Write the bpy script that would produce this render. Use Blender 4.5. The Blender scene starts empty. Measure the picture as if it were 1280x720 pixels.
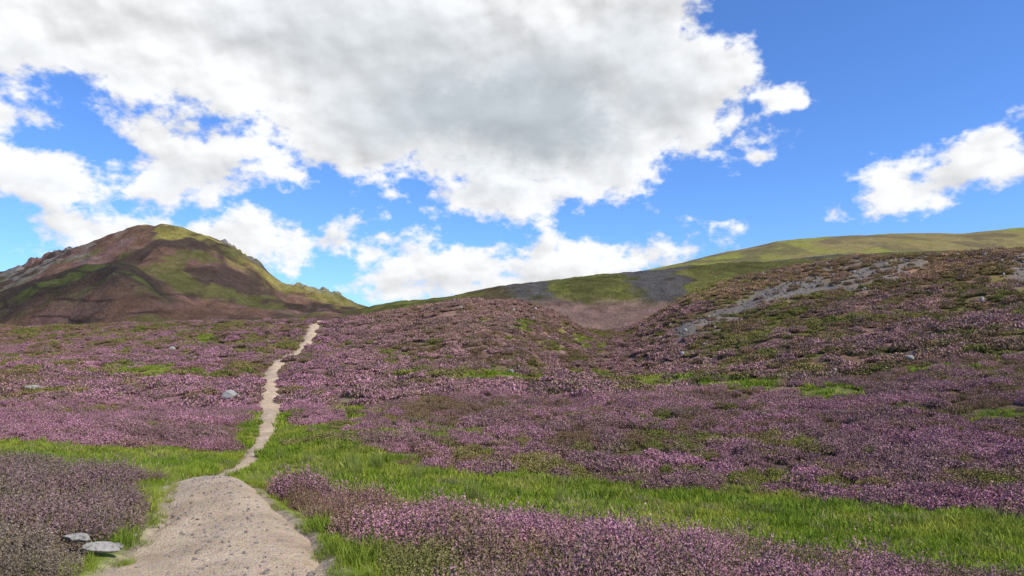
import bpy, math, numpy as np
from mathutils import Vector
rng = np.random.RandomState(7)
F = 865.0; CH = 1.6; HV = 430.0; CU = 640.0
scene = bpy.context.scene

# ------------------------------------------------------------------ noise
TAB = rng.rand(256, 256)
def vnoise(x, y, s=0):
    x = np.asarray(x, float) + s * 17.31; y = np.asarray(y, float) + s * 9.77
    xi = np.floor(x).astype(int); yi = np.floor(y).astype(int)
    fx = x - xi; fy = y - yi
    fx = fx*fx*fx*(fx*(fx*6-15)+10); fy = fy*fy*fy*(fy*(fy*6-15)+10)
    a = TAB[xi & 255, yi & 255]; b = TAB[(xi+1) & 255, yi & 255]
    c = TAB[xi & 255, (yi+1) & 255]; d = TAB[(xi+1) & 255, (yi+1) & 255]
    return (a*(1-fx)+b*fx)*(1-fy) + (c*(1-fx)+d*fx)*fy
def fbm(x, y, s=0, o=4, r=0.5):
    t = 0; a = 1; n = 0
    for i in range(o):
        t = t + a*vnoise(x, y, s+i*3); n += a; a *= r
        x, y = x*1.6+y*1.2, y*1.6-x*1.2
    return t/n          # 0..1
def ss(a, b, x):
    t = np.clip((x-a)/(b-a), 0, 1); return t*t*(3-2*t)
def mix(a, b, m):
    return a*(1-m[..., None]) + np.asarray(b, float)*m[..., None]

# ------------------------------------------------------------------ lofted terrain
def gauss(a, sig):
    n = int(sig*3)+1; k = np.exp(-0.5*(np.arange(-n, n+1)/sig)**2); k /= k.sum()
    return np.convolve(np.pad(a, n, mode='edge'), k, mode='valid')
def loft(layers, us, rows, smooth=10):
    """layers: list of (mode, [(u, depth, v or z)...])"""
    D = []; Z = []
    step = np.median(np.diff(us))
    for m, pts in layers:
        p = np.array(pts, float)
        d = np.exp(np.interp(us, p[:, 0], np.log(p[:, 1])))
        q = np.interp(us, p[:, 0], p[:, 2])
        d = gauss(d, smooth/step); q = gauss(q, smooth/step)
        z = q if m == 'z' else CH - (q-HV)/F*d
        D.append(np.log(d)); Z.append(z)
    D = np.array(D); Z = np.array(Z); K = len(D)
    h = np.diff(D, axis=0); dl = np.diff(Z, axis=0)/h
    m = np.zeros_like(Z)
    for k in range(1, K-1):
        a, b = dl[k-1], dl[k]; w1 = 2*h[k]+h[k-1]; w2 = h[k]+2*h[k-1]
        good = a*b > 0
        with np.errstate(all='ignore'):
            mm = (w1+w2)/(w1/a+w2/b)
        m[k] = np.where(good, mm, 0)
    m[0] = dl[0]; m[-1] = dl[-1]
    LD = []; ZZ = []; T = []
    for k in range(K-1):
        n = rows[k]; ts = np.linspace(0, 1, n, endpoint=(k == K-2))
        for t in ts:
            LD.append(D[k]+h[k]*t)
            h00 = 2*t**3-3*t**2+1; h10 = t**3-2*t*t+t; h01 = -2*t**3+3*t*t; h11 = t**3-t*t
            ZZ.append(h00*Z[k]+h10*h[k]*m[k]+h01*Z[k+1]+h11*h[k]*m[k+1])
            T.append(k+t)
    Y = np.exp(np.array(LD)); Zg = np.array(ZZ)
    U = np.broadcast_to(us, Y.shape).copy()
    X = (U-CU)/F*Y
    T = np.broadcast_to(np.array(T)[:, None], Y.shape).copy()
    V = HV - (Zg-CH)/Y*F
    return dict(X=X, Y=Y, Z=Zg, U=U, V=V, T=T)

def grid_obj(name, g, col, mat):
    r, c = g['X'].shape
    co = np.stack([g['X'], g['Y'], g['Z']], -1).reshape(-1, 3)
    i = np.arange((r-1)*c).reshape(r-1, c)[:, :-1].ravel()
    f = np.stack([i, i+1, i+c+1, i+c], 1)
    return raw_mesh(name, co, f, mat, {'Col': col.reshape(-1, 3)}, smooth=True)

def raw_mesh(name, co, f, mat, cols=None, fl=None, smooth=False, link=True):
    me = bpy.data.meshes.new(name)
    me.vertices.add(len(co)); me.vertices.foreach_set('co', np.asarray(co, np.float32).ravel())
    if f is not None and len(f):
        n = f.shape[1]
        me.loops.add(f.size); me.loops.foreach_set('vertex_index', f.astype(np.int32).ravel())
        me.polygons.add(len(f))
        me.polygons.foreach_set('loop_start', np.arange(0, f.size, n, dtype=np.int32))
        me.polygons.foreach_set('loop_total', np.full(len(f), n, dtype=np.int32))
        if smooth: me.polygons.foreach_set('use_smooth', np.ones(len(f), bool))
    me.update(calc_edges=True)
    for k, a in (cols or {}).items():
        at = me.attributes.new(k, 'FLOAT_COLOR', 'POINT')
        at.data.foreach_set('color', np.concatenate([a, np.ones((len(a), 1))], 1).astype(np.float32).ravel())
    if fl is not None:
        at = me.attributes.new('fl', 'FLOAT', 'POINT'); at.data.foreach_set('value', np.asarray(fl, np.float32))
    if mat: me.materials.append(mat)
    ob = bpy.data.objects.new(name, me)
    if link: scene.collection.objects.link(ob)
    return ob

# ------------------------------------------------------------------ materials
class NT:
    def __init__(s, nt): s.t = nt; s.l = nt.links
    def n(s, typ, **kw):
        nd = s.t.nodes.new(typ)
        for k, v in kw.items(): setattr(nd, k, v)
        return nd
    def set(s, sock, v):
        if isinstance(v, bpy.types.NodeSocket): s.l.new(v, sock)
        elif v is not None: sock.default_value = v
    def math(s, op, a, b=None, c=None, clamp=False):
        nd = s.n('ShaderNodeMath', operation=op, use_clamp=clamp)
        for i, q in enumerate((a, b, c)): s.set(nd.inputs[i], q)
        return nd.outputs[0]
    def vm(s, op, a, b=None, out=0, scale=None):
        nd = s.n('ShaderNodeVectorMath', operation=op)
        s.set(nd.inputs[0], a)
        if b is not None: s.set(nd.inputs[1], b)
        if scale is not None: s.set(nd.inputs['Scale'], scale)
        return nd.outputs[out]
    def mixc(s, f, a, b, bt='MIX'):
        nd = s.n('ShaderNodeMix', data_type='RGBA', blend_type=bt)
        s.set(nd.inputs[0], f); s.set(nd.inputs[6], a); s.set(nd.inputs[7], b)
        return nd.outputs[2]
    def noise(s, vec, scale, detail=4, rough=0.5, out=0):
        nd = s.n('ShaderNodeTexNoise'); s.set(nd.inputs['Vector'], vec)
        nd.inputs['Scale'].default_value = scale; nd.inputs['Detail'].default_value = detail
        nd.inputs['Roughness'].default_value = rough
        return nd.outputs[out]
    def rng(s, v, a, b, c, d, smooth=False):
        nd = s.n('ShaderNodeMapRange', interpolation_type='SMOOTHSTEP' if smooth else 'LINEAR')
        s.set(nd.inputs[0], v)
        for i, q in enumerate((a, b, c, d)): nd.inputs[i+1].default_value = q
        return nd.outputs[0]
def newmat(name):
    m = bpy.data.materials.new(name); m.use_nodes = True
    m.node_tree.nodes.clear(); return m, NT(m.node_tree)
def out(nt, sh):
    o = nt.n('ShaderNodeOutputMaterial'); nt.l.new(sh, o.inputs[0])
def rgba(c): return (c[0], c[1], c[2], 1)

def terrain_mat(name, scales, bumpd, var=0.5):
    m, t = newmat(name)
    at = t.n('ShaderNodeAttribute', attribute_name='Col')
    geo = t.n('ShaderNodeNewGeometry'); P = geo.outputs['Position']
    n1 = t.noise(P, scales[0], 6, 0.65); n2 = t.noise(P, scales[1], 5, 0.6)
    f = t.math('MULTIPLY', t.rng(n1, 0.25, 0.75, 1-var, 1+var), t.rng(n2, 0.25, 0.75, 1-var, 1+var))
    c = t.vm('SCALE', at.outputs['Color'], scale=f)
    b = t.n('ShaderNodeBsdfPrincipled'); t.l.new(c, b.inputs['Base Color'])
    b.inputs['Roughness'].default_value = 0.95; b.inputs['Specular IOR Level'].default_value = 0.05
    bp = t.n('ShaderNodeBump'); bp.inputs['Distance'].default_value = bumpd; bp.inputs['Strength'].default_value = 0.8
    t.l.new(t.math('ADD', n1, n2), bp.inputs['Height']); t.l.new(bp.outputs[0], b.inputs['Normal'])
    out(t, b.outputs[0]); return m

def plant_mat(name, base, transl=0.3):
    m, t = newmat(name)
    ti = t.n('ShaderNodeAttribute', attribute_type='INSTANCER', attribute_name='tint')
    fl = t.n('ShaderNodeAttribute', attribute_name='fl')
    col = t.mixc(fl.outputs['Fac'], rgba(base), ti.outputs['Color'])
    geo = t.n('ShaderNodeNewGeometry')
    v = t.rng(geo.outputs['Random Per Island'], 0, 1, 0.6, 1.35)
    c = t.vm('SCALE', col, scale=v)
    d = t.n('ShaderNodeBsdfDiffuse'); t.l.new(c, d.inputs[0])
    if transl <= 0:
        out(t, d.outputs[0]); return m
    tr = t.n('ShaderNodeBsdfTranslucent'); t.l.new(c, tr.inputs[0])
    mx = t.n('ShaderNodeMixShader'); mx.inputs[0].default_value = transl
    t.l.new(d.outputs[0], mx.inputs[1]); t.l.new(tr.outputs[0], mx.inputs[2])
    out(t, mx.outputs[0]); return m

def rock_mat(name, a, b, sc=3.0):
    m, t = newmat(name)
    geo = t.n('ShaderNodeNewGeometry'); P = geo.outputs['Position']
    n1 = t.noise(P, sc, 6, 0.65); n2 = t.noise(P, sc*6, 5, 0.7)
    c = t.mixc(t.rng(n1, 0.35, 0.65, 0, 1), rgba(a), rgba(b))
    c = t.mixc(t.rng(n2, 0.50, 0.66, 0, 0.75), c, (0.07, 0.065, 0.05, 1))
    s = t.n('ShaderNodeBsdfPrincipled'); t.l.new(c, s.inputs['Base Color']); s.inputs['Roughness'].default_value = 0.9
    s.inputs['Specular IOR Level'].default_value = 0.15
    bp = t.n('ShaderNodeBump'); bp.inputs['Distance'].default_value = 0.03
    t.l.new(n2, bp.inputs['Height']); t.l.new(bp.outputs[0], s.inputs['Normal'])
    out(t, s.outputs[0]); return m

# ------------------------------------------------------------------ path definition (depth, centre u, width m)
PATH = np.array([(1.2, -60, 1.5), (2.5, 130, 1.5), (4, 262, 1.48), (4.8, 277, 1.46), (5.5, 284, 1.42), (6.6, 290, 1.20), (7.6, 268, .80), (10, 262, .80), (20, 268, .85),
  (24, 284, .84), (29, 311, .76), (35, 331, .9), (45, 339, 1.35), (60, 339, 1.9), (75, 336, 1.9), (90, 343, 1.7), (105, 363, 1.9),
  (120, 384, 1.85), (135, 391, 1.95), (150, 396, 2.1), (170, 400, 2.1), (200, 410, 1.9)], float)
pd = np.geomspace(1.2, 200, 420)
pu = gauss(np.interp(np.log(pd), np.log(PATH[:, 0]), PATH[:, 1]), 6)
pw = gauss(np.interp(np.log(pd), np.log(PATH[:, 0]), PATH[:, 2]), 6)
px = (pu-CU)/F*pd
def path_dist(x, y):
    """signed distance outside path edge, metres (approx, corrected for path slant)"""
    ly = np.log(np.maximum(y, 1e-3)); L = np.log(pd)
    cx = np.interp(ly, L, px); w = np.interp(ly, L, pw)
    slope = np.gradient(px, pd); sl = np.interp(ly, L, slope)
    return np.abs(x-cx)/np.sqrt(1+np.minimum(sl**2, 4)) - w/2

# ------------------------------------------------------------------ main ground
us = np.unique(np.concatenate([np.linspace(-1500, -80, 110), np.linspace(-80, 1360, 1000), np.linspace(1360, 2800, 110)]))
LAY = [
 ('z', [(-1500, .3, 0.05), (2800, .3, -0.1)]),
 ('z', [(-1500, 4, .3), (-300, 4, .25), (0, 4, .15), (180, 4, 0.0), (400, 4, 0), (640, 4, -.12), (1280, 4, -.36), (2800, 4, -.5)]),
 ('v', [(-1500, 9, 575), (-300, 9, 588), (0, 9, 595), (150, 8.5, 610), (215, 7.8, 616), (300, 7.8, 610), (360, 8, 630), (450, 8.3, 650), (640, 8.5, 672),
        (850, 8.5, 694), (1050, 8, 728), (1280, 7.3, 758), (1600, 7, 795), (2800, 7, 825)]),
 ('v', [(-1500, 18, 590), (0, 18, 602), (300, 18, 607), (400, 17, 620), (500, 15, 636), (640, 14, 656), (850, 13.5, 678), (1050, 13, 708), (1280, 12, 734), (2800, 12, 755)]),
 ('v', [(-1500, 32, 550), (0, 32, 550), (300, 32, 563), (400, 30, 558), (500, 26, 578), (640, 24, 596), (850, 23, 616), (1050, 21, 630), (1280, 19, 646), (2800, 19, 655)]),
 ('v', [(-1500, 60, 490), (0, 60, 493), (200, 60, 495), (350, 60, 498), (500, 45, 515), (640, 42, 515), (850, 40, 520), (1050, 38, 518), (1280, 36, 515), (2800, 36, 500)]),
 ('v', [(-1500, 110, 460), (0, 110, 458), (200, 110, 447), (350, 105, 444), (450, 100, 447), (560, 85, 452), (640, 80, 463), (760, 85, 472), (850, 75, 470), (1050, 65, 444), (1280, 58, 425), (2800, 58, 380)]),
 ('v', [(-1500, 170, 430), (0, 170, 428), (200, 170, 418), (350, 150, 414), (400, 150, 412), (500, 140, 408), (560, 132, 396), (640, 128, 396), (700, 136, 419), (745, 145, 442), (790, 140, 436), (850, 120, 403), (1050, 105, 378), (1280, 95, 364), (2800, 95, 320)]),
 ('v', [(-1500, 220, 415), (0, 220, 410), (200, 220, 406), (380, 175, 406), (400, 170, 406), (460, 170, 401), (510, 165, 391), (560, 158, 380), (645, 158, 379), (695, 166, 393), (735, 190, 413), (775, 205, 414), (815, 205, 397),
        (850, 190, 376), (900, 180, 354), (1000, 175, 341), (1100, 170, 329), (1280, 160, 314), (1600, 160, 300), (2800, 160, 270)]),
 ('v', [(-1500, 300, 450), (2800, 300, 450)]),
 ('z', [(-1500, 6000, -8), (2800, 6000, -8)]),
]
ROWS = [14, 70, 90, 50, 90, 110, 110, 90, 30, 12]
g = loft(LAY, us, ROWS, 14)
X, Y, U, V, T = g['X'], g['Y'], g['U'], g['V'], g['T']
lim = 1-ss(230, 320, Y)
g['Z'] += lim*((fbm(X/28, Y/28, 1, 4)-.5)*3.6*ss(30, 110, Y) + (fbm(X/7, Y/7, 2, 4)-.5)*1.4*ss(14, 45, Y)
             + (fbm(X/1.6, Y/1.6, 3, 3)-.5)*0.20*ss(2, 8, Y))
PDm = path_dist(X, Y)
Zfree = g['Z'].copy()
g['Z'] -= (1-ss(-.05, .12, PDm/np.maximum(1, Y/60)))*(0.05+Y*0.0012)*(Y < 205)
Z = g['Z']

def ellm(u0, v0, ru, rv, Uq, Vq, soft=.5):
    e = np.sqrt(((Uq-u0)/ru)**2+((Vq-v0)/rv)**2)
    return 1-ss(1-soft, 1+soft, e)
def bandm(pts, half, Uq, Vq, soft=.4):
    p = np.array(pts, float)
    c = np.interp(Uq, p[:, 0], p[:, 1]); hw = np.interp(Uq, p[:, 0], p[:, 2]) if p.shape[1] > 2 else half
    m = 1-ss(1-soft, 1+soft, np.abs(Vq-c)/hw)
    return m*ss(p[0, 0]-10, p[0, 0]+15, Uq)*(1-ss(p[-1, 0]-15, p[-1, 0]+10, Uq))

# zone maps
wob = (fbm(X/3, Y/3, 11, 4)-.5); wob2 = (fbm(X/12, Y/12, 12, 4)-.5)
Uw = U + wob*40 + wob2*50; Vw = V + wob*10*1 + wob2*16
Tn = T + wob*0.42
Tn2 = T + wob*.16 + wob2*.25
far = T > 4.05
gend = np.where(U < 330, .08, 0) + .14*ss(420, 560, U)
grass = ss(2.08, 2.22, T + wob*.22)*(1-ss(4.0, 4.14, Tn2 + gend))
pe = PDm
sidew = np.where(Y < 9, .34, 1.1)
grass = np.maximum(grass, (1-ss(.5, 1.0, (pe+wob*.5)/sidew))*(T < 4.6))
g2 = np.zeros_like(X)
for e in [(445, 515, 30, 12), (725, 460, 40, 6), (610, 471, 45, 6), (900, 486, 110, 7), (1040, 494, 50, 7), (180, 466, 50, 6), (640, 407, 40, 5), (240, 420, 25, 7),
          (1180, 470, 50, 5), (1240, 520, 45, 7), (550, 545, 80, 9), (740, 430, 20, 14), (400, 545, 60, 16), (1000, 430, 40, 4)]:
    g2 = np.maximum(g2, ellm(*e, Uw, Vw))
grass2 = g2*far*.7
scree = np.maximum(bandm([(835, 418, 6), (870, 404, 13), (900, 392, 17), (960, 369, 17), (1050, 348, 13), (1110, 336, 9), (1165, 328, 7)], 10, U+wob2*30, V+wob2*16+wob*16),
                   ellm(1284, 338, 20, 26, Uw, Vw))*(T > 6)
scree = scree*ss(.28, .5, fbm(X/4, Y/4, 77, 4)+.10)
grass = np.clip(grass + grass2, 0, 1)*(1-scree)
leftbank = ((U < 238) & (T < 2.6))*1.0*ss(.0, .1, pe)
orange = bandm([(840, 372, 12), (950, 345, 14), (1100, 330, 14), (1280, 322, 24), (1500, 310, 30)], 10, U, V+wob2*10)*(T > 6.2)
yel = bandm([(830, 376, 8), (900, 358, 8), (960, 350, 6)], 8, U, V+wob2*10)*(T > 6.5)
pinkb = ss(4.4, 6.1, T+wob2)*ss(380, 520, U)
knoll = ellm(600, 397, 130, 26, Uw, Vw, .5)*(T > 6.3)*(T < 8.2)
orange = np.maximum(orange, knoll*.34)
orange = np.maximum(orange, ss(6.2, 7.4, T+wob2)*ss(850, 1000, U)*.4)
bloom = np.full_like(X, .56)
bloom = np.where(T < 2.6, .68, bloom)
upr = ss(5.0, 6.0, T)*ss(720, 880, U); bloom = bloom*(1-upr)+.50*upr
lf = ss(4, 4.6, T)*(U < 330); bloom = bloom*(1-lf)+.62*lf
lf2 = ss(5.7, 6.4, T)*(U < 380); bloom = bloom*(1-lf2)+.28*lf2
bloom = np.maximum(bloom, knoll*1.0)
bloom = np.where(leftbank > .5, .30, bloom)

P_FL = np.array([.415, .200, .240]); P_PINK = np.array([.415, .235, .205]); P_OR = np.array([.50, .31, .15])
GREEN = np.array([.19, .195, .045]); BROWN = np.array([.26, .16, .095]); YGREEN = np.array([.31, .30, .06])
GRASS = np.array([.27, .35, .035])
def plant_colors(x, y, u, v, t, pk, org, yl, bl, lb, r):
    """per-point heather colour & which kind"""
    sc = np.where(t < 4, 1.0, 1.6)
    nb = .62*fbm(x/(2.2*sc), y/(2.2*sc), 21, 3) + .38*vnoise(x/(.5*sc), y/(.5*sc), 25)
    big = fbm(x/14, y/14, 31, 3)
    val = (nb-.5)*1.7 + (big-.5)*1.1 + .5
    isfl = ss(-.16, .16, bl-val + (r-.5)*.45)
    fc = mix(np.broadcast_to(P_FL, x.shape+(3,)), P_PINK, pk*.8)
    fc = mix(fc, P_OR, org*.8)
    hue = fbm(x/1.3, y/1.3, 41, 2)
    fc = fc*(.8+.45*hue)[..., None]
    fc = mix(fc, [.27, .165, .145], ss(.46, .66, fbm(x/4+7, y/4, 43, 3))*.65)
    n2 = fbm(x/3.3, y/3.3, 51, 3)
    bush = mix(np.broadcast_to(GREEN, x.shape+(3,)), BROWN, ss(.34, .50, n2))
    bush = mix(bush, YGREEN, ss(.48, .72, fbm(x/5, y/5, 61, 3))*.5)
    bush = mix(bush, [.39, .24, .10], org*.6); bush = mix(bush, YGREEN, yl)
    fc = mix(fc, [.26, .165, .155], lb*.88); bush = mix(bush, [.22, .165, .13], lb*.92)
    return mix(bush, fc, isfl)*1.0, isfl

pcol, isfl = plant_colors(X, Y, U, V, T, pinkb, orange, yel, bloom, leftbank, np.full_like(X, .5))
ground_col = pcol*.6
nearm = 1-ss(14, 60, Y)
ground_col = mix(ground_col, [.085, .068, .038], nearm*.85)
ground_col = mix(ground_col, GRASS*.65, grass*.9)
ground_col = mix(ground_col, [.175, .145, .115], scree)
ground_col = mix(ground_col, [.30, .235, .16], (1-ss(.02, .18, pe+wob*.2))*(Y < 200))
mat_ground = terrain_mat('moor_soil', (1.3, 9.0), .08, .35)
ground = grid_obj('ground', g, ground_col, mat_ground)

def ground_z(x, y, arr=None):
    arr = Zfree if arr is None else arr
    x = np.atleast_1d(x); y = np.atleast_1d(y); o = np.zeros(len(x))
    for i in range(len(x)):
        u = CU + F*x[i]/y[i]; j = int(np.clip(np.searchsorted(us, u)-1, 0, len(us)-2)); f = (u-us[j])/(us[j+1]-us[j])
        a = np.interp(y[i], Y[:, j], arr[:, j]); b = np.interp(y[i], Y[:, j+1], arr[:, j+1])
        o[i] = a*(1-f)+b*f
    return o

# ------------------------------------------------------------------ footpath
m, t = newmat('gravel_path')
geo = t.n('ShaderNodeNewGeometry'); P = geo.outputs['Position']
n1 = t.noise(P, 1.4, 5, .6); n2 = t.noise(P, 26, 5, .7); n3 = t.noise(P, 4.5, 4, .6)
vo = t.n('ShaderNodeTexVoronoi'); t.l.new(P, vo.inputs['Vector']); vo.inputs['Scale'].default_value = 55
c = t.mixc(t.rng(n1, .35, .65, 0, 1), (.49, .365, .24, 1), (.64, .50, .34, 1))
c = t.mixc(t.rng(n3, .5, .68, 0, .4), c, (.33, .245, .16, 1))
c = t.mixc(t.rng(n2, .45, .7, 0, .45), c, (.24, .18, .12, 1))
c = t.mixc(.35, c, t.vm('SCALE', vo.outputs['Color'], scale=.55), 'SOFT_LIGHT')
b = t.n('ShaderNodeBsdfPrincipled'); t.l.new(c, b.inputs['Base Color']); b.inputs['Roughness'].default_value = .95
b.inputs['Specular IOR Level'].default_value = .1
bp = t.n('ShaderNodeBump'); bp.inputs['Distance'].default_value = .022
t.l.new(t.math('ADD', n2, t.math('MULTIPLY', vo.outputs['Distance'], -.6)), bp.inputs['Height']); t.l.new(bp.outputs[0], b.inputs['Normal'])
out(t, b.outputs[0]); mat_path = m
dd = np.geomspace(1.2, 198, 700); L = np.log(dd)
cx = np.interp(L, np.log(pd), px); w = np.interp(L, np.log(pd), pw)
tx = np.gradient(cx, dd); nrm = np.sqrt(1+np.minimum(tx**2, 4)); nx = 1/nrm; ny = -np.clip(tx, -2, 2)/nrm
NC = 25; s = np.linspace(-1, 1, NC)
edge = (fbm(dd*1.3/np.sqrt(1+dd/12), dd*0, 70, 4)-.5)*.42; edge2 = (fbm(dd*1.3/np.sqrt(1+dd/12), dd*0+9, 71, 4)-.5)*.42
half = np.where(s[None, :] < 0, (w*(.5+edge*.8*.6))[:, None], (w*(.5+edge2*.8*.6))[:, None])
PX = cx[:, None]+nx[:, None]*s*half; PY = dd[:, None]+ny[:, None]*s*half*np.ones_like(PX)
PZ = ground_z(PX.ravel(), PY.ravel()).reshape(PX.shape)
PZ += -.05*np.abs(s[None, :])**3*(1+dd[:, None]/40) + (fbm(PX*2.2, PY*2.2, 80, 4)-.5)*.05 + .004
gp = dict(X=PX, Y=PY, Z=PZ)
footpath = grid_obj('footpath', gp, np.ones(PX.shape+(3,)), mat_path)

# ------------------------------------------------------------------ hills
mat_hill = terrain_mat('hill_turf', (.16, .9), 1.4, .32)
uh = np.linspace(-900, 640, 900)
hl = loft([
 ('v', [(-900, 190, 470), (640, 190, 470)]),
 ('v', [(-900, 260, 425), (0, 260, 418), (200, 250, 415), (300, 240, 412), (420, 250, 412), (640, 260, 430)]),
 ('v', [(-900, 330, 400), (-200, 330, 388), (0, 330, 370), (60, 330, 351), (110, 330, 338), (150, 330, 334), (180, 335, 344), (215, 340, 370), (260, 345, 385), (350, 350, 392), (430, 360, 398), (640, 360, 420)]),
 ('v', [(-900, 390, 405), (-200, 390, 392), (0, 390, 376), (60, 390, 356), (110, 390, 343), (150, 390, 338), (200, 390, 342), (260, 390, 357), (320, 390, 380), (400, 400, 390), (640, 400, 418)]),
 ('v', [(-900, 460, 405), (-200, 460, 380), (0, 460, 357), (60, 460, 337), (110, 460, 322), (150, 460, 309), (200, 460, 300), (240, 460, 307), (280, 460, 323), (320, 460, 350), (345, 465, 363), (400, 470, 376), (450, 470, 388), (640, 470, 415)]),
 ('v', [(-900, 540, 405), (-200, 540, 378), (0, 540, 348), (40, 540, 333), (60, 540, 325), (110, 540, 307), (150, 540, 294), (175, 540, 288), (205, 540, 287), (240, 540, 292), (280, 540, 307), (320, 540, 331), (340, 550, 349), (352, 560, 357), (370, 560, 358), (400, 560, 366), (420, 560, 369), (440, 560, 381), (480, 560, 395), (640, 560, 415)]),
 ('v', [(-900, 700, 440), (640, 700, 440)])], uh, [40, 90, 40, 90, 90, 30], 6)
x, y, u, v, tt = hl['X'], hl['Y'], hl['U'], hl['V'], hl['T']
rid = 1-np.abs(2*fbm(x/45, y/45, 5, 4)-1)
hl['Z'] += (fbm(x/60, y/60, 4, 5)-.5)*9*ss(200, 300, y)*.8 + (rid-.75)*9*ss(230, 330, y) + (fbm(x/9, y/9, 6, 4)-.5)*3.0
cliff = np.clip(ss(1.5, 0, np.abs(u-395)/45)*ss(4.2, 5, tt) + ss(60, 20, np.abs(u-60))*ss(4.2, 5.0, tt)+ss(40, 10, np.abs(u-300))*ss(4.4, 5.0, tt), 0, 1)
hl['Z'] += cliff*(np.abs(2*fbm(x/11, y/11, 8, 4)-1))*13-cliff*2
n1 = fbm(x/40, y/55, 101, 5); n2 = fbm(x/16, y/22, 102, 5); n3 = fbm(x/7, y/9, 103, 4)
c = np.broadcast_to(np.array([.140, .080, .052]), x.shape+(3,)).copy()  # left hill: brown heather albedo kept darker, cloud shadow painted in
c = mix(c, [.170, .092, .078], ss(.45, .6, n2)*.8)
c = mix(c, [.050, .037, .028], ss(.46, .57, n1)*.85)
grn = np.clip(ss(4.1, 5.0, tt+(n2-.5)*3.0)*ss(140, 200, u+(n1-.5)*140)*ss(.40, .54, n2+.05)+ss(300, 350, u)*ss(3.4, 4.4, tt)*ss(.4, .52, n2+.05)*.7, 0, 1)
c = mix(c, [.235, .20, .05], grn*.85)
c = mix(c, [.095, .095, .026], ss(.56, .65, fbm(x/22, y/30, 107, 4))*.7*(1-grn*.5))
sh = ss(1.2, 1.8, tt)*(1-ss(2.2, 2.8, tt))*(1-ss(190, 230, u)); c = mix(c, [.038, .029, .023], sh*.9)  # dark brown left shoulder, its cloud shadow put into the colour
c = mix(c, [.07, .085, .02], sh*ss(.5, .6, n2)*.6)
sp = np.clip(ss(.52, .62, n3)*ss(3.4, 4.0, tt)*(1-ss(110, 180, u)), 0, 1)
c = mix(c, [.16, .145, .12], sp*.65)
c = mix(c, [.21, .195, .17], cliff*ss(.42, .54, n3)*.9)
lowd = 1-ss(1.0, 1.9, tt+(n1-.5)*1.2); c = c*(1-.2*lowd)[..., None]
tr = np.abs(((hl['Z']+ (n1-.5)*14)/7.5) % 1-.5); c = mix(c, [.028, .022, .018], (1-ss(.02, .10, tr))*ss(.38, .55, n2)*.85*(tt < 2.4))
c = c*(.7+.6*n3)[..., None]
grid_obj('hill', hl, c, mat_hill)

ur = np.linspace(300, 1900, 900)
hr = loft([
 ('v', [(300, 215, 440), (1900, 215, 440)]),
 ('v', [(300, 270, 425), (450, 270, 408), (620, 270, 392), (760, 280, 392), (830, 290, 380), (900, 300, 362), (1000, 300, 350), (1300, 300, 345), (1900, 300, 340)]),
 ('v', [(300, 400, 420), (380, 400, 402), (430, 400, 393), (480, 400, 381), (520, 400, 377), (560, 400, 374), (620, 400, 361), (700, 400, 351), (760, 400, 343), (860, 400, 335), (1000, 400, 325), (1160, 400, 318), (1280, 400, 318), (1900, 400, 320)]),
 ('v', [(300, 520, 430), (1900, 520, 400)])], ur, [40, 130, 40], 8)
x, y, u, v, tt = hr['X'], hr['Y'], hr['U'], hr['V'], hr['T']
hr['Z'] += (fbm(x/40, y/40, 14, 5)-.5)*3 + (fbm(x/7, y/7, 16, 4)-.5)*1.8
n1 = fbm(x/30, y/60, 111, 4); n2 = fbm(x/10, y/16, 112, 4); n3 = fbm(x/4, y/7, 113, 4)
c = np.broadcast_to(np.array([.082, .078, .022]), x.shape+(3,)).copy()
c = mix(c, [.085, .05, .032], ss(.47, .62, n1)*.6)
c = mix(c, [.135, .14, .028], ss(.48, .63, n2)*.6)
uu = u+(n2-.5)*50+(n3-.5)*20-(v-355)*.6; vv = v+(n2-.5)*14+(n3-.5)*8
gr = np.maximum(ss(618, 636, uu)*(1-ss(680, 698, uu)), ss(780, 798, uu)*(1-ss(850, 872, uu)))
gr = np.maximum(gr, ss(975, 1000, uu)*(1-ss(1110, 1140, uu))*ss(1.6, 1.8, tt)*.8)
c = mix(c, np.array([.082, .073, .064]), gr*(1-ss(370, 382, vv))*ss(.25, .5, n3+.1))
lowp = ss(370, 386, vv)*ss(560, 640, u); c = mix(c, [.20, .115, .10], lowp*.8)
c = c*(.65+.7*n3)[..., None]
grid_obj('hill.001', hr, c, mat_hill)

uy = np.linspace(650, 2800, 700)
hy = loft([
 ('v', [(650, 430, 420), (2800, 430, 420)]),
 ('v', [(650, 560, 390), (850, 560, 350), (1000, 560, 326), (1280, 560, 312), (2800, 560, 330)]),
 ('v', [(650, 850, 380), (760, 850, 352), (850, 850, 334), (900, 850, 323), (970, 850, 309), (1050, 850, 304), (1130, 850, 302), (1200, 850, 303), (1240, 850, 298), (1280, 850, 294), (1500, 850, 280), (2000, 850, 300), (2800, 850, 340)]),
 ('v', [(650, 1100, 420), (2800, 1100, 420)])], uy, [20, 110, 30], 10)
x, y, u, v, tt = hy['X'], hy['Y'], hy['U'], hy['V'], hy['T']
hy['Z'] += (fbm(x/90, y/90, 24, 5)-.5)*5 + (fbm(x/15, y/15, 26, 4)-.5)*1.5
n1 = fbm(x/70, y/130, 121, 5); n2 = fbm(x/25, y/50, 122, 4)
c = np.broadcast_to(np.array([.235, .23, .05]), x.shape+(3,)).copy()
c = mix(c, [.23, .17, .075], ss(.42, .58, n1)*.8); c = mix(c, [.14, .105, .06], ss(.52, .66, n2)*.7)
grid_obj('hill.002', hy, c, mat_hill)

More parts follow.
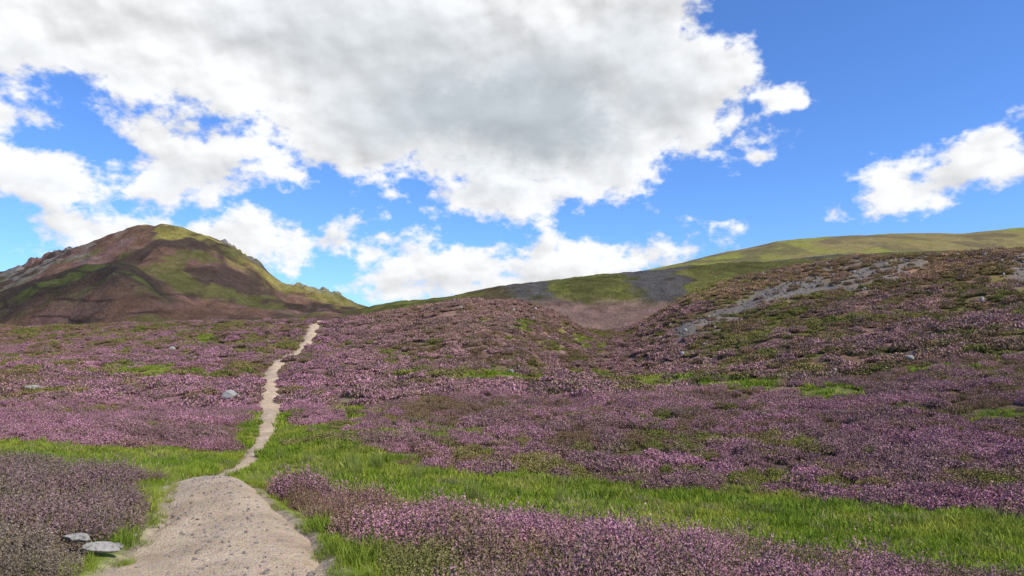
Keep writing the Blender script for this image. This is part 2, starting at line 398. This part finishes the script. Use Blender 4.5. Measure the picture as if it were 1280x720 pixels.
# ------------------------------------------------------------------ plants
def quads(c, a, b):
    n = len(c); co = np.stack([c-a-b, c+a-b, c+a+b, c-a+b], 1).reshape(-1, 3)
    return co, np.arange(4*n).reshape(n, 4)
def rvec(n):
    v = rng.normal(size=(n, 3)); return v/np.linalg.norm(v, axis=1)[:, None]
def heather_mesh(name, R, H, ns, nf, ng, sz, mat, ragged=.3):
    r = R*np.sqrt(rng.rand(ns)); th = rng.rand(ns)*2*math.pi
    base = np.stack([r*np.cos(th), r*np.sin(th), np.zeros(ns)], 1)
    lump = .8+.5*vnoise(base[:, 0]/R*2.2+rng.rand()*50, base[:, 1]/R*2.2, 3)
    h = H*(1-.62*(r/R)**2.2)*(1-ragged+ragged*1.6*rng.rand(ns))*lump
    dr = np.stack([np.cos(th)*r/R*.45, np.sin(th)*r/R*.45, np.ones(ns)], 1)+rng.normal(size=(ns, 3))*.16
    bloomy = rng.rand(ns)
    C = []; A = []; B = []; FL = []
    for k, (n, lo, hi, f) in enumerate([(nf, .5, 1.02, 1.), (ng, .05, .62, 0.)]):
        q = np.repeat(np.arange(ns), n); sv = lo+(hi-lo)*rng.rand(len(q))
        c = base[q]+dr[q]*(h[q]*sv)[:, None]+rng.normal(size=(len(q), 3))*sz*.45*(1.0 if k == 0 else 1.6)
        a = rvec(len(q)); b = np.cross(a, rvec(len(q))); b /= np.linalg.norm(b, axis=1)[:, None]+1e-6
        s_ = sz*(.55+.7*rng.rand(len(q)))
        C.append(c); A.append(a*s_[:, None]*.75); B.append(b*s_[:, None]*.5)
        FL.append(np.where(bloomy[q] < .16, .15, f) if k == 0 else (rng.rand(len(q)) < .12)*1.0)
    co, f = quads(np.concatenate(C), np.concatenate(A), np.concatenate(B))
    return raw_mesh(name, co, f, mat, fl=np.repeat(np.concatenate(FL), 4), link=False)
def grass_mesh(name, R, H, nb, wd, mat, lean=.5):
    r = R*np.sqrt(rng.rand(nb)); th = rng.rand(nb)*2*math.pi
    b0 = np.stack([r*np.cos(th), r*np.sin(th), np.full(nb, -.02)], 1)
    h = H*(.45+.75*rng.rand(nb)); d = rng.normal(size=(nb, 2))*lean*.6; d += b0[:, :2]/R*lean*.5
    ax = rng.rand(nb)*math.pi; w_ = wd*(.6+.8*rng.rand(nb))
    side = np.stack([np.cos(ax), np.sin(ax), np.zeros(nb)], 1)*w_[:, None]
    vs = []; fl = []
    for s_, ww in ((0, 1.), (.45, .85), (.8, .5), (1., .06)):
        p = b0.copy(); p[:, :2] += d*(h*s_**1.8)[:, None]; p[:, 2] += h*s_*(1-.25*s_*np.hypot(d[:, 0], d[:, 1]))
        vs += [p-side*ww, p+side*ww]; fl += [np.full(nb, .4+.6*s_)]*2
    co = np.stack(vs, 1).reshape(-1, 3); fl = np.stack(fl, 1).ravel()
    o = np.arange(nb)[:, None]*8
    f = np.concatenate([o+np.array([[k, k+1, k+3, k+2]]) for k in (0, 2, 4)])
    return raw_mesh(name, co, f, mat, fl=fl, link=False)

mat_he = plant_mat('heather_sprigs', (.18, .155, .060), 0)
mat_gr = plant_mat('grass_blades', (.17, .22, .035), .3)

def scatter(name, srcs, pos, rot, scl, tint, idx):
    me = bpy.data.meshes.new(name); n = len(pos)
    me.vertices.add(n); me.vertices.foreach_set('co', pos.astype(np.float32).ravel())
    a = me.attributes.new('rot', 'FLOAT_VECTOR', 'POINT'); a.data.foreach_set('vector', rot.astype(np.float32).ravel())
    a = me.attributes.new('scl', 'FLOAT_VECTOR', 'POINT'); a.data.foreach_set('vector', scl.astype(np.float32).ravel())
    a = me.attributes.new('idx', 'INT', 'POINT'); a.data.foreach_set('value', idx.astype(np.int32))
    a = me.attributes.new('tint', 'FLOAT_COLOR', 'POINT')
    a.data.foreach_set('color', np.concatenate([tint, np.ones((n, 1))], 1).astype(np.float32).ravel())
    ob = bpy.data.objects.new(name, me); scene.collection.objects.link(ob)
    ng = bpy.data.node_groups.new(name+'_scatter', 'GeometryNodeTree')
    ng.interface.new_socket('Geometry', in_out='INPUT', socket_type='NodeSocketGeometry')
    ng.interface.new_socket('Geometry', in_out='OUTPUT', socket_type='NodeSocketGeometry')
    N = ng.nodes; Lk = ng.links
    gi = N.new('NodeGroupInput'); go = N.new('NodeGroupOutput'); ip = N.new('GeometryNodeInstanceOnPoints')
    jn = N.new('GeometryNodeJoinGeometry')
    for s_ in reversed(srcs):          # last linked joins first
        oi = N.new('GeometryNodeObjectInfo'); oi.inputs['Object'].default_value = s_
        gti = N.new('GeometryNodeGeometryToInstance')
        Lk.new(oi.outputs['Geometry'], gti.inputs[0]); Lk.new(gti.outputs[0], jn.inputs[0])
    def na(nm, dt):
        q = N.new('GeometryNodeInputNamedAttribute'); q.data_type = dt; q.inputs['Name'].default_value = nm; return q.outputs['Attribute']
    Lk.new(gi.outputs[0], ip.inputs['Points']); Lk.new(jn.outputs[0], ip.inputs['Instance'])
    ip.inputs['Pick Instance'].default_value = True
    Lk.new(na('idx', 'INT'), ip.inputs['Instance Index'])
    Lk.new(na('rot', 'FLOAT_VECTOR'), ip.inputs['Rotation']); Lk.new(na('scl', 'FLOAT_VECTOR'), ip.inputs['Scale'])
    Lk.new(ip.outputs[0], go.inputs[0])
    md = ob.modifiers.new('scatter', 'NODES'); md.node_group = ng
    return ob

# cell areas
dxr = np.diff(X, axis=0)[:, :-1]; dyr = np.diff(Y, axis=0)[:, :-1]; dxc = np.diff(X, axis=1)[:-1]; dyc = np.diff(Y, axis=1)[:-1]
AREA = np.abs(dxr*dyc-dyr*dxc)
def cc(a): return a[:-1, :-1]
inview = (cc(U) > -160) & (cc(U) < 1440)
def sample(dens):
    p = (AREA*dens*inview).ravel(); tot = p.sum(); n = rng.poisson(tot)
    cs = np.cumsum(p); k = np.searchsorted(cs, rng.rand(n)*tot); k = np.minimum(k, len(p)-1)
    i, j = np.unravel_index(k, AREA.shape); a = rng.rand(n); b = rng.rand(n)
    def bl(A): return (A[i, j]*(1-a)+A[i+1, j]*a)*(1-b)+(A[i, j+1]*(1-a)+A[i+1, j+1]*a)*b
    return n, bl
def lod(lo, hi): return (cc(Y) >= lo) & (cc(Y) < hi)
heW = np.clip(1-cc(grass)*1.25, 0, 1)*(1-cc(scree)*.93)*(cc(pe) > np.where(cc(Y) < 12, .10, .25))*(cc(T) < 8.6)

def put_heather(lo, hi, dens, srcs, smin, smax, acc):
    n, bl = sample(dens*heW*lod(lo, hi))
    x_, y_, z_ = bl(X), bl(Y), bl(Z)
    gap = fbm(x_/1.7, y_/1.7, 95, 3)      # thin, bare patches
    ok = (path_dist(x_, y_) > np.where(y_ < 12, .12, .35)) & ((gap > .32) | (rng.rand(n) < .5))
    col, fl_ = plant_colors(x_, y_, bl(U), bl(V), bl(T), bl(pinkb), bl(orange), bl(yel), bl(bloom), bl(leftbank), rng.rand(n))
    col = col*(.82+.36*rng.rand(n))[:, None]
    s_ = smin+(smax-smin)*rng.rand(n); s_ = s_*(.75+.4*fbm(x_/1.1, y_/1.1, 90, 2))*(.85+.2*fl_)
    edge_ = ss(.0, .6, path_dist(x_, y_)); s_ *= .6+.4*edge_
    rot = np.stack([rng.normal(size=n)*.12, rng.normal(size=n)*.12, rng.rand(n)*6.28], 1)
    scl = np.stack([s_, s_, s_*(.75+.6*rng.rand(n))], 1)
    acc.append([a[ok] for a in (np.stack([x_, y_, z_-.02], 1), rot, scl, col, srcs[rng.randint(len(srcs), size=n)])])

hN = [heather_mesh('heather_clump', .26, .27, 330, 11, 7, .0085, mat_he) for _ in range(5)]
hM = [heather_mesh('heather_bush', .52, .32, 330, 6, 3, .026, mat_he) for _ in range(4)]
hF = [heather_mesh('heather_mound', 1.0, .44, 280, 3, 1, .078, mat_he) for _ in range(4)]
acc = []
put_heather(1.5, 13, 17, np.arange(0, 5), .75, 1.2, acc)
put_heather(13, 52, 3.5, np.arange(5, 9), .65, 1.2, acc)
put_heather(52, 235, .85, np.arange(9, 13), .55, 1.2, acc)
A = [np.concatenate([a[k] for a in acc]) for k in range(5)]
print('heather instances', len(A[0]))
scatter('heather', hN+hM+hF, *A)

gN = [grass_mesh('grass_tuft', .17, .16, 110, .0035, mat_gr, .6) for _ in range(4)]
gM = [grass_mesh('grass_clump', .42, .22, 150, .011, mat_gr, .6) for _ in range(4)]
gF = [grass_mesh('grass_patch', .8, .30, 120, .04, mat_gr, .6) for _ in range(3)]
acc = []
gw = cc(grass)*(cc(pe) > -.06)
def put_grass(lo, hi, dens, srcs_, smin, smax, W):
    n, bl = sample(dens*W*lod(lo, hi)); x_, y_, z_ = bl(X), bl(Y), bl(Z)
    pdv = path_dist(x_, y_)
    ok = pdv > -.02
    k1 = fbm(x_/2.5, y_/2.5, 200, 4); k2 = fbm(x_/.8, y_/.8, 201, 3)
    col = mix(np.broadcast_to(GRASS, (n, 3)), [.43, .42, .07], ss(.42, .60, k1)*.8)
    col = mix(col, [.17, .25, .03], ss(.5, .64, k2)*.7)
    col = mix(col, [.40, .32, .16], (rng.rand(n) < .10)*.8)
    s_ = (smin+(smax-smin)*rng.rand(n))*(.6+.8*k2)*(.45+.55*ss(0, .35, pdv))
    rot = np.stack([rng.normal(size=n)*.15, rng.normal(size=n)*.15, rng.rand(n)*6.28], 1)
    scl = np.stack([s_, s_, s_*(.8+.5*rng.rand(n))], 1)
    acc.append([a[ok] for a in (np.stack([x_, y_, z_], 1), rot, scl, col, srcs_[rng.randint(len(srcs_), size=n)])])
put_grass(1.5, 12, 36, np.arange(0, 4), .5, 1.15, gw)
put_grass(12, 40, 9, np.arange(4, 8), .6, 1.2, gw)
put_grass(40, 230, 1.8, np.arange(8, 11), .5, 1.0, gw)
A = [np.concatenate([a[k] for a in acc]) for k in range(5)]
print('grass instances', len(A[0]))
scatter('grass', gN+gM+gF, *A)

# rush tufts in the flush by the path
rush = [grass_mesh('rush_blades', .22, .75, 260, .006, mat_gr, .22) for _ in range(2)]
rp = []
for (uu_, dd_) in [(425, 20), (445, 21.5), (410, 22.5), (440, 23.5), (590, 17.5), (602, 17.2), (700, 19), (385, 25), (470, 24), (350, 27), (160, 27), (90, 26), (860, 18), (520, 22)]:
    xx = (uu_-CU)/F*dd_; rp.append((xx, dd_, ground_z([xx], [dd_])[0]))
rp = np.array(rp); n = len(rp)
scatter('rush_tuft', rush, rp, np.stack([np.zeros(n), np.zeros(n), rng.rand(n)*6], 1), np.repeat((.55+.4*rng.rand(n))[:, None], 3, 1),
        np.tile([.30, .33, .08], (n, 1))*(.8+.4*rng.rand(n))[:, None], rng.randint(2, size=n))

# ------------------------------------------------------------------ stones
import bmesh
mat_rock = rock_mat('granite', (.42, .38, .33), (.27, .25, .215), 4)
mat_scree = rock_mat('scree', (.235, .195, .155), (.14, .118, .095), 1.3)
mat_peb = rock_mat('pebble', (.42, .35, .27), (.30, .26, .22), 9)
def stone(name, mat, sub=3, sq=(1, .8, .6), seed=0, link=False, amp=.5):
    bm = bmesh.new(); bmesh.ops.create_icosphere(bm, subdivisions=sub, radius=1)
    r_ = np.random.RandomState(seed)
    pl = [(Vector(r_.normal(size=3)).normalized(), .62+.3*r_.rand()) for _ in range(11)]
    for vtx in bm.verts:
        p = vtx.co.copy()
        for nn, d_ in pl:
            q = p.dot(nn)
            if q > d_: p -= nn*(q-d_)*.9
        k = 1+amp*.25*(float(vnoise(p.x*2+seed, p.y*2+p.z*1.7, 5))-.5)+amp*.12*(float(vnoise(p.x*6+seed, p.y*6+p.z*5, 9))-.5)
        vtx.co = Vector((p.x*k*sq[0], p.y*k*sq[1], p.z*k*sq[2]))
    me = bpy.data.meshes.new(name); bm.to_mesh(me); bm.free(); me.materials.append(mat)
    ob = bpy.data.objects.new(name, me)
    if link: scene.collection.objects.link(ob)
    return ob
def place(u_, d_, size, seed, sq=(1, .8, .65), rz=0., lift=.25, name='boulder'):
    o = stone(name, mat_rock, 4, sq, seed, True); xx = (u_-CU)/F*d_
    o.location = (xx, d_, ground_z([xx], [d_])[0]+size*lift); o.scale = (size,)*3; o.rotation_euler = (.1, .15, rz)
place(290, 56, .80, 1, lift=.85); place(308, 54.5, .30, 2, lift=.7); place(274, 55, .25, 9, lift=.7)
place(42, 62, .60, 3, sq=(1.5, .8, .5), lift=.7); place(128, 5.2, .085, 4, sq=(1.6, .8, .45), rz=.4, lift=.8)
place(96, 5.2, .07, 14, sq=(1.5, .8, .5), rz=1.0, lift=1.6); place(62, 5.6, .06, 12, lift=1.6); place(215, 120, .6, 6, lift=.6)
place(358, 72, .35, 5, sq=(1.4, .8, .3)); place(148, 5.5, .04, 21, lift=.7); place(166, 5.9, .035, 22, lift=.7)
st = [stone('stone', mat_scree, 2, (1, .8, .65), 20+i) for i in range(5)]
n, bl = sample(cc(scree)*1.2*(cc(T) < 8.3)); s_ = .08+.32*rng.rand(n)**3
scatter('scree_stones', st, np.stack([bl(X), bl(Y), bl(Z)+s_*.3], 1), rng.rand(n, 3)*6.28, np.repeat(s_[:, None], 3, 1), np.ones((n, 3)), rng.randint(5, size=n))
st2 = [stone('stone', mat_rock, 2, (1, .8, .65), 30+i) for i in range(4)]
sd = (.004*(cc(T) > 5.5)*(cc(U) > 560) + .05*(cc(T) > 6.2)*(np.abs(cc(U)-850) < 45)*(np.abs(cc(V)-425) < 25)
      + .04*(np.abs(cc(U)-665) < 45)*(np.abs(cc(V)-395) < 9) + .02*cc(orange)*(cc(U) > 850))*(cc(T) < 8.3)*(cc(pe) > .3)
n, bl = sample(sd); s_ = .14+.36*rng.rand(n)**2.5
scatter('moorland_stones', st2, np.stack([bl(X), bl(Y), bl(Z)+s_*.4+.25], 1), rng.rand(n, 3)*6.28, np.repeat(s_[:, None], 3, 1), np.ones((n, 3)), rng.randint(4, size=n))
# gravel on path
pb = [stone('pebble', mat_peb, 1, (1, .8, .55), 40+i, amp=.3) for i in range(4)]
n = 5200; dy = 3.5+ (26-3.5)*rng.rand(n)**1.9; so = np.clip(rng.normal(size=n)*.6, -1.08, 1.08)
cxx = np.interp(np.log(dy), np.log(pd), px)+so*np.interp(np.log(dy), np.log(pd), pw)/2
zz = ground_z(cxx, dy)-.05*np.abs(so)**3+(fbm(cxx*2.2, dy*2.2, 80, 4)-.5)*.05+.004
s_ = .004+.022*rng.rand(n)**5*(1+.6*np.abs(so))+.003*rng.rand(n)
scatter('gravel', pb, np.stack([cxx, dy, zz], 1), rng.rand(n, 3)*6.28, np.repeat(s_[:, None], 3, 1), np.ones((n, 3)), rng.randint(4, size=n))

# ------------------------------------------------------------------ sun and sky
EL = math.radians(48); AZ = math.radians(122)
S = Vector((math.sin(AZ)*math.cos(EL), math.cos(AZ)*math.cos(EL), math.sin(EL)))
sl = bpy.data.lights.new('sun', 'SUN'); sl.energy = 5.0; sl.angle = math.radians(.53); sl.color = (1, .95, .86)
so_ = bpy.data.objects.new('sun', sl); scene.collection.objects.link(so_); so_.rotation_euler = S.to_track_quat('Z', 'Y').to_euler()
so_.location = (30, -30, 60)

BL = [(560, 60, 350, 165), (650, 165, 240, 88), (330, 25, 340, 110), (835, 115, 110, 90), (100, 25, 260, 95), (770, 30, 135, 110), (450, 140, 160, 95),
      (905, 150, 46, 36), (745, 228, 50, 28), (610, 240, 120, 36), (200, -90, 720, 120),
      (220, 200, 98, 60), (60, 218, 90, 30), (22, 152, 60, 28), (130, 292, 80, 28), (260, 300, 130, 32), (400, 303, 115, 28),
      (590, 338, 125, 28), (700, 338, 75, 24), (810, 325, 78, 22), (600, 362, 140, 14), (1185, 222, 110, 34), (1250, 198, 95, 48), (1340, 190, 100, 50), (1046, 265, 14, 10), (966, 120, 26, 13), (938, 187, 18, 11)]
GY = [(640, 150, 240, 100, 1.0), (590, 225, 190, 40, .8), (480, 60, 200, 70, .5), (820, 60, 90, 60, .5), (240, 225, 80, 35, .5), (1220, 232, 90, 14, .7), (590, 356, 110, 12, .5),
      (60, 90, 160, 30, .5), (60, 235, 80, 14, .5), (340, 322, 130, 14, .35)]
def az_w(u_, v_):
    a = math.atan((u_-CU)/F); return a, (HV-v_)/F*math.cos(a)
wd = bpy.data.worlds.new('World'); scene.world = wd; wd.use_nodes = True; wd.node_tree.nodes.clear(); t = NT(wd.node_tree)
tc = t.n('ShaderNodeTexCoord'); D0 = tc.outputs['Generated']
sx = t.n('ShaderNodeSeparateXYZ'); t.l.new(D0, sx.inputs[0])
az = t.math('ARCTAN2', sx.outputs[0], sx.outputs[1])
hor = t.math('SQRT', t.math('ADD', t.math('MULTIPLY', sx.outputs[0], sx.outputs[0]), t.math('MULTIPLY', sx.outputs[1], sx.outputs[1])))
wv = t.math('DIVIDE', sx.outputs[2], t.math('MAXIMUM', hor, .01))
cb = t.n('ShaderNodeCombineXYZ'); t.l.new(az, cb.inputs[0]); t.l.new(wv, cb.inputs[1])
st_ = t.vm('MULTIPLY', D0, (1, 1, 1.5))
wn = t.noise(st_, 7, 2, .5, out=1)
p = t.vm('ADD', cb.outputs[0], t.vm('MULTIPLY', t.vm('SUBTRACT', wn, (.5, .5, .5)), (.07, .05, 0)))
acc_ = None
for (u0, v0, ru, rv) in BL:
    a0, w0 = az_w(u0, v0); k = math.cos(a0)
    r1 = ru/F*k*k; r2 = rv/F*k; rm = max(min(r1, r2), 24/F)
    ln = t.vm('LENGTH', t.vm('MULTIPLY', t.vm('SUBTRACT', p, (a0, w0, 0)), (1/r1, 1/r2, 0)), out=1)
    f = t.math('MULTIPLY_ADD', ln, -rm/.07, rm/.07)
    acc_ = f if acc_ is None else t.math('SMOOTH_MAX', acc_, f, .2)
accc = t.math('MINIMUM', acc_, 1.3)
n1 = t.noise(st_, 9, 6, .60); n2 = t.noise(st_, 30, 3, .6)
n1b = t.noise(t.vm('ADD', st_, (.014, 0, .030)), 9, 2, .60)
n1c = t.noise(st_, 9, 2, .60)
n2b = t.noise(t.vm('ADD', st_, (.005, 0, .010)), 30, 2, .6)
dn = t.math('ADD', accc, t.math('MULTIPLY_ADD', n1, 2.7, -1.25))
dn = t.math('ADD', dn, t.math('MULTIPLY_ADD', n2, 1.3, -.62))
gsum = None
for (u0, v0, ru, rv, amt) in GY:
    a0, w0 = az_w(u0, v0); k = math.cos(a0)
    ln = t.vm('LENGTH', t.vm('MULTIPLY', t.vm('SUBTRACT', p, (a0, w0, 0)), (F/ru/k/k, F/rv/k, 0)), out=1)
    f = t.rng(ln, .35, 1.35, amt, 0, True)
    gsum = f if gsum is None else t.math('MAXIMUM', gsum, f)
sky = t.n('ShaderNodeTexSky', sky_type='NISHITA', sun_disc=False); sky.sun_elevation = EL; sky.sun_rotation = AZ
sky.altitude = 400; sky.air_density = 1.0; sky.dust_density = .3; sky.ozone_density = 3.0
skyc = t.mixc(1.0, sky.outputs[0], (.80, 1.18, 1.8, 1), 'MULTIPLY')
alpha = t.rng(dn, -.05, .42, 0, 1, True)
lit = t.math('ADD', t.math('MULTIPLY', t.math('SUBTRACT', n1c, n1b), 1.0), t.math('MULTIPLY', t.math('SUBTRACT', n2, n2b), .35))
grey = t.math('MULTIPLY', gsum, t.rng(dn, .2, 1.5, 0, 1, True))
lit = t.math('MULTIPLY', lit, t.math('MULTIPLY_ADD', grey, -.68, 1))
lit = t.math('ADD', lit, t.math('MULTIPLY_ADD', grey, -.32, .95))
lit = t.math('SUBTRACT', lit, t.rng(dn, .5, 2.2, 0, .06))
lit = t.math('MINIMUM', lit, 1.03)
ccol = t.mixc(grey, (8.8, 8.9, 9.1, 1), (8.0, 8.75, 9.5, 1))
ccol = t.vm('SCALE', ccol, scale=lit)
colr = t.mixc(alpha, skyc, ccol)
bg = t.n('ShaderNodeBackground'); bg.inputs[1].default_value = .11; t.l.new(colr, bg.inputs[0])
wo = t.n('ShaderNodeOutputWorld'); t.l.new(bg.outputs[0], wo.inputs[0])

# ------------------------------------------------------------------ camera
cam = bpy.data.cameras.new('camera'); co_ = bpy.data.objects.new('camera', cam); scene.collection.objects.link(co_)
cam.sensor_width = 36; cam.lens = 36*F/1280; cam.shift_y = (HV-360)/1280; cam.clip_end = 20000; cam.clip_start = .05
co_.location = (0, 0, CH); co_.rotation_euler = (math.radians(90), 0, 0)
scene.camera = co_
scene.view_settings.view_transform = 'Standard'; scene.view_settings.look = 'None'; scene.view_settings.exposure = 0
